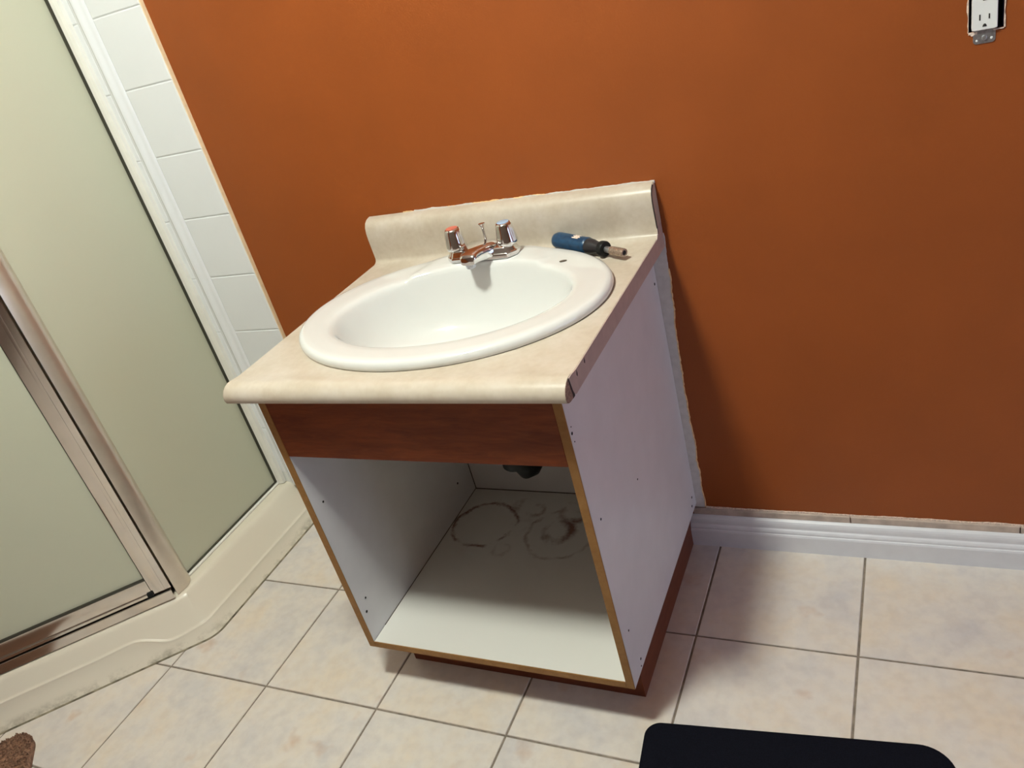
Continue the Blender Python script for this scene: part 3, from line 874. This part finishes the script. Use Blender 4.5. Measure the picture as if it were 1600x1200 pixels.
obj('sticker_remnant', lab, M['torn'], drv)

# ------------------------------------------------------------------ electrical outlet with missing cover plate
ox, oz = 1.1868, 1.1065
out_ = empty('electrical_outlet', (ox, 0, oz), 'white wall outlet without cover plate in a ragged hole', 'outlet')
bm = bmesh.new()
hx0, hx1, hz0, hz1 = HOLE
for (a, b_, c, d, e, f) in ((hx0 - .002, hx0 + .001, 0.004, 0.06, hz0, hz1), (hx1 - .001, hx1 + .002, 0.004, 0.06, hz0, hz1), (hx0, hx1, 0.004, 0.06, hz0 - .002, hz0 + .001), (hx0, hx1, 0.004, 0.06, hz1 - .001, hz1 + .002), (hx0, hx1, 0.058, 0.06, hz0, hz1)):
    box(bm, a, b_, c, d, e, f)
part('wall_box', bm, M['box_navy'], out_)
w2, h2 = 0.0172, 0.0340
body = bmesh.new()
outl = rounded_rect(ox - w2, ox + w2, oz - h2, oz + h2, 0.0025, 4)
rings = [[(x, y, z) for x, z in outl] for y in (0.030, -0.0055)] + [[(ox + (x - ox) * 0.94, -0.0072, oz + (z - oz) * 0.97) for x, z in outl]]
part('receptacle', loft(rings, body), M['outlet'], out_)
for s in (-1, 1):
    zc = oz + s * 0.0185 - 0.001
    part('slot', boxm(ox - 0.0075, ox - 0.0055, -0.0076, -0.004, zc + 0.000, zc + 0.0085), M['hole'], out_)
    part('slot', boxm(ox + 0.0050, ox + 0.0068, -0.0076, -0.004, zc + 0.001, zc + 0.0080), M['hole'], out_)
    part('ground_slot', prism([(ox + 0.0028 * math.cos(math.pi * k / 8), zc - 0.0095 + 0.0042 * math.sin(math.pi * k / 8)) for k in range(9)], 'y', -0.0076, -0.004), M['hole'], out_)
for s in (-1, 1):
    z_a = oz + s * 0.0335; z_b = oz + s * 0.0545
    tab = rounded_rect(ox - 0.0150, ox + 0.0150, min(z_a, z_b), max(z_a, z_b), 0.005, 5)
    tb = part('strap_ear', prism(tab, 'y', -0.0014, 0.0), M['steel'], out_)
    def ear(name, x, z, r_, mt, d=0.0024):
        o = obj(name, lathe([(r_, 0), (r_, d), (r_ * 0.7, d + 0.0004)], 14, axis_matrix((x, -0.0013, z), (0, -1, 0))), mt); o.parent = tb
    ear('screw', ox, oz + s * 0.0460, 0.0036, M['steel'])
    ear('screw_hole', ox - 0.0098, oz + s * 0.0495, 0.0017, M['outlet'], 0.0004)
    ear('screw_hole', ox + 0.0098, oz + s * 0.0480, 0.0019, M['outlet'], 0.0004)
torn = bmesh.new()
rr = random.Random(4)
def torn_strip(p0, p1, wmin, wmax, nx, nz, n=14):
    A, B = [], []
    for q in range(n + 1):
        t = q / n
        x, z = p0[0] + (p1[0] - p0[0]) * t, p0[1] + (p1[1] - p0[1]) * t
        w = wmin + (wmax - wmin) * rr.random()
        A.append((x, z)); B.append((x + nx * w, z + nz * w))
    prism(A + B[::-1], 'y', -0.0018, 0.001, torn)
torn_strip((hx0, hz0), (hx0, hz1), 0.0006, 0.0030, -1, 0)
torn_strip((hx1, hz0), (hx1, hz1), 0.0006, 0.0022, 1, 0)
torn_strip((hx0, hz0), (hx0 + 0.012, hz0), 0.002, 0.006, 0, -1, 6)
torn_strip((hx1 - 0.014, hz0), (hx1, hz0), 0.0005, 0.0025, 0, -1, 6)
part('torn_edge', torn, M['torn'], out_)

# ------------------------------------------------------------------ dark mat on the floor
mat_o = tag(link(bpy.data.objects.new('floor_mat', None)), 'flat black mat with rounded corners on the tiles before the vanity', 'mat')
mat_o.location = (0.868, -0.80, 0.0)
ang = math.atan2(0.050, 0.453)
mat_o.rotation_euler = (0, 0, ang)
Mi = Matrix.Translation(mat_o.location) @ Matrix.Rotation(ang, 4, 'Z')
def to_local(x, y):
    v = Mi.inverted() @ Vector((x, y, 0)); return v.x, v.y
lx0, ly1 = to_local(0.612, -0.5455)
lx1, _ = to_local(1.137, -0.487)
rings = []
for ins, z in ((0.0, 0.0), (0.0, 0.011), (0.0015, 0.0135), (0.004, 0.0145), (0.010, 0.0148)):
    rings.append([(x, y, z) for x, y in rounded_rect(lx0 + ins, lx1 - ins, -0.30 + ins, ly1 - ins, (0.03, 0.055, 0.055 - ins * .5, 0.030 - ins * .5), 10)])
obj('mat_body', loft(rings), M['mat'], mat_o, True, 50)

# ------------------------------------------------------------------ brown rug by the shower door
rug = tag(link(bpy.data.objects.new('bath_rug', None)), 'brown shaggy bath rug on the tiles in front of the shower door', 'rug')
rug.location = (-0.85, -1.20, 0.0)
rug.rotation_euler = (0, 0, math.radians(45))
RL, RW = 0.58, 0.40
Ri = (Matrix.Translation(rug.location) @ Matrix.Rotation(math.radians(45), 4, 'Z')).inverted()
# local +x points along (1,1): the corner towards the shower curb end is (+x, +y)
cvec = Ri @ Vector((-0.845, -0.868, 0))
cx1, cy1 = cvec.x, cvec.y
outline = rounded_rect(cx1 - RL, cx1, cy1 - RW, cy1, 0.055, 10)
rings = []
cxm, cym = cx1 - RL / 2, cy1 - RW / 2
for k, z in ((1.0, 0.0), (1.0, 0.010), (0.99, 0.016), (0.96, 0.019)):
    rings.append([(cxm + (x - cxm) * k, cym + (y - cym) * k, z) for x, y in outline])
obj('backing', loft(rings), M['rug'], rug)
pb_v, pb_f = [], []
rr = random.Random(9)
def inside(x, y, r_=0.055):
    dx_ = max(abs(x - cxm) - (RL / 2 - r_), 0); dy_ = max(abs(y - cym) - (RW / 2 - r_), 0)
    return math.hypot(dx_, dy_) <= r_
st = 0.0045
for a in range(int(RL / st)):
    for b_ in range(int(RW / st)):
        x = cx1 - RL + (a + rr.random()) * st; y = cy1 - RW + (b_ + rr.random()) * st
        if not inside(x, y): continue
        h = 0.008 + 0.004 * rr.random(); w = 0.0036
        tx_, ty_ = rr.uniform(-.005, .005), rr.uniform(-.005, .005)
        n0 = len(pb_v)
        a0 = rr.random() * 6.28
        for k in range(3):
            pb_v.append((x + w * math.cos(a0 + 2.094 * k), y + w * math.sin(a0 + 2.094 * k), 0.012))
        for k in range(3):
            pb_v.append((x + tx_ * .6 + w * .8 * math.cos(a0 + 2.094 * k), y + ty_ * .6 + w * .8 * math.sin(a0 + 2.094 * k), 0.012 + h * .7))
        pb_v.append((x + tx_, y + ty_, 0.012 + h))
        for k in range(3):
            k2 = (k + 1) % 3
            pb_f.append((n0 + k, n0 + k2, n0 + 3 + k2, n0 + 3 + k)); pb_f.append((n0 + 3 + k, n0 + 3 + k2, n0 + 6))
pm = bpy.data.meshes.new('pile'); pm.from_pydata(pb_v, [], pb_f)
tag(obj('pile', pm, M['rug'], rug), None, None, kind='stuff')

# ------------------------------------------------------------------ ceiling lamp (the room's light)
lamp = empty('ceiling_lamp', LAMP_POS, 'round flush ceiling lamp with white diffuser', 'lamp')
lx_, ly_, lz_ = 0, 0, ZC - LAMP_POS[2]
obj('canopy', lathe([(0.125, lz_), (0.130, lz_ - 0.004), (0.130, lz_ - 0.030), (0.118, lz_ - 0.034)], 40), M['trim_white'], lamp, True, 40)
obj('diffuser', lathe([(0.116, lz_ - 0.033), (0.117, lz_ - 0.055), (0.110, lz_ - 0.080), (0.092, lz_ - 0.106), (0.062, lz_ - 0.125), (0.02, lz_ - 0.134)], 40), emit('lamp_glow', LAMP_COLOR, LAMP_STRENGTH), lamp, True, 60)
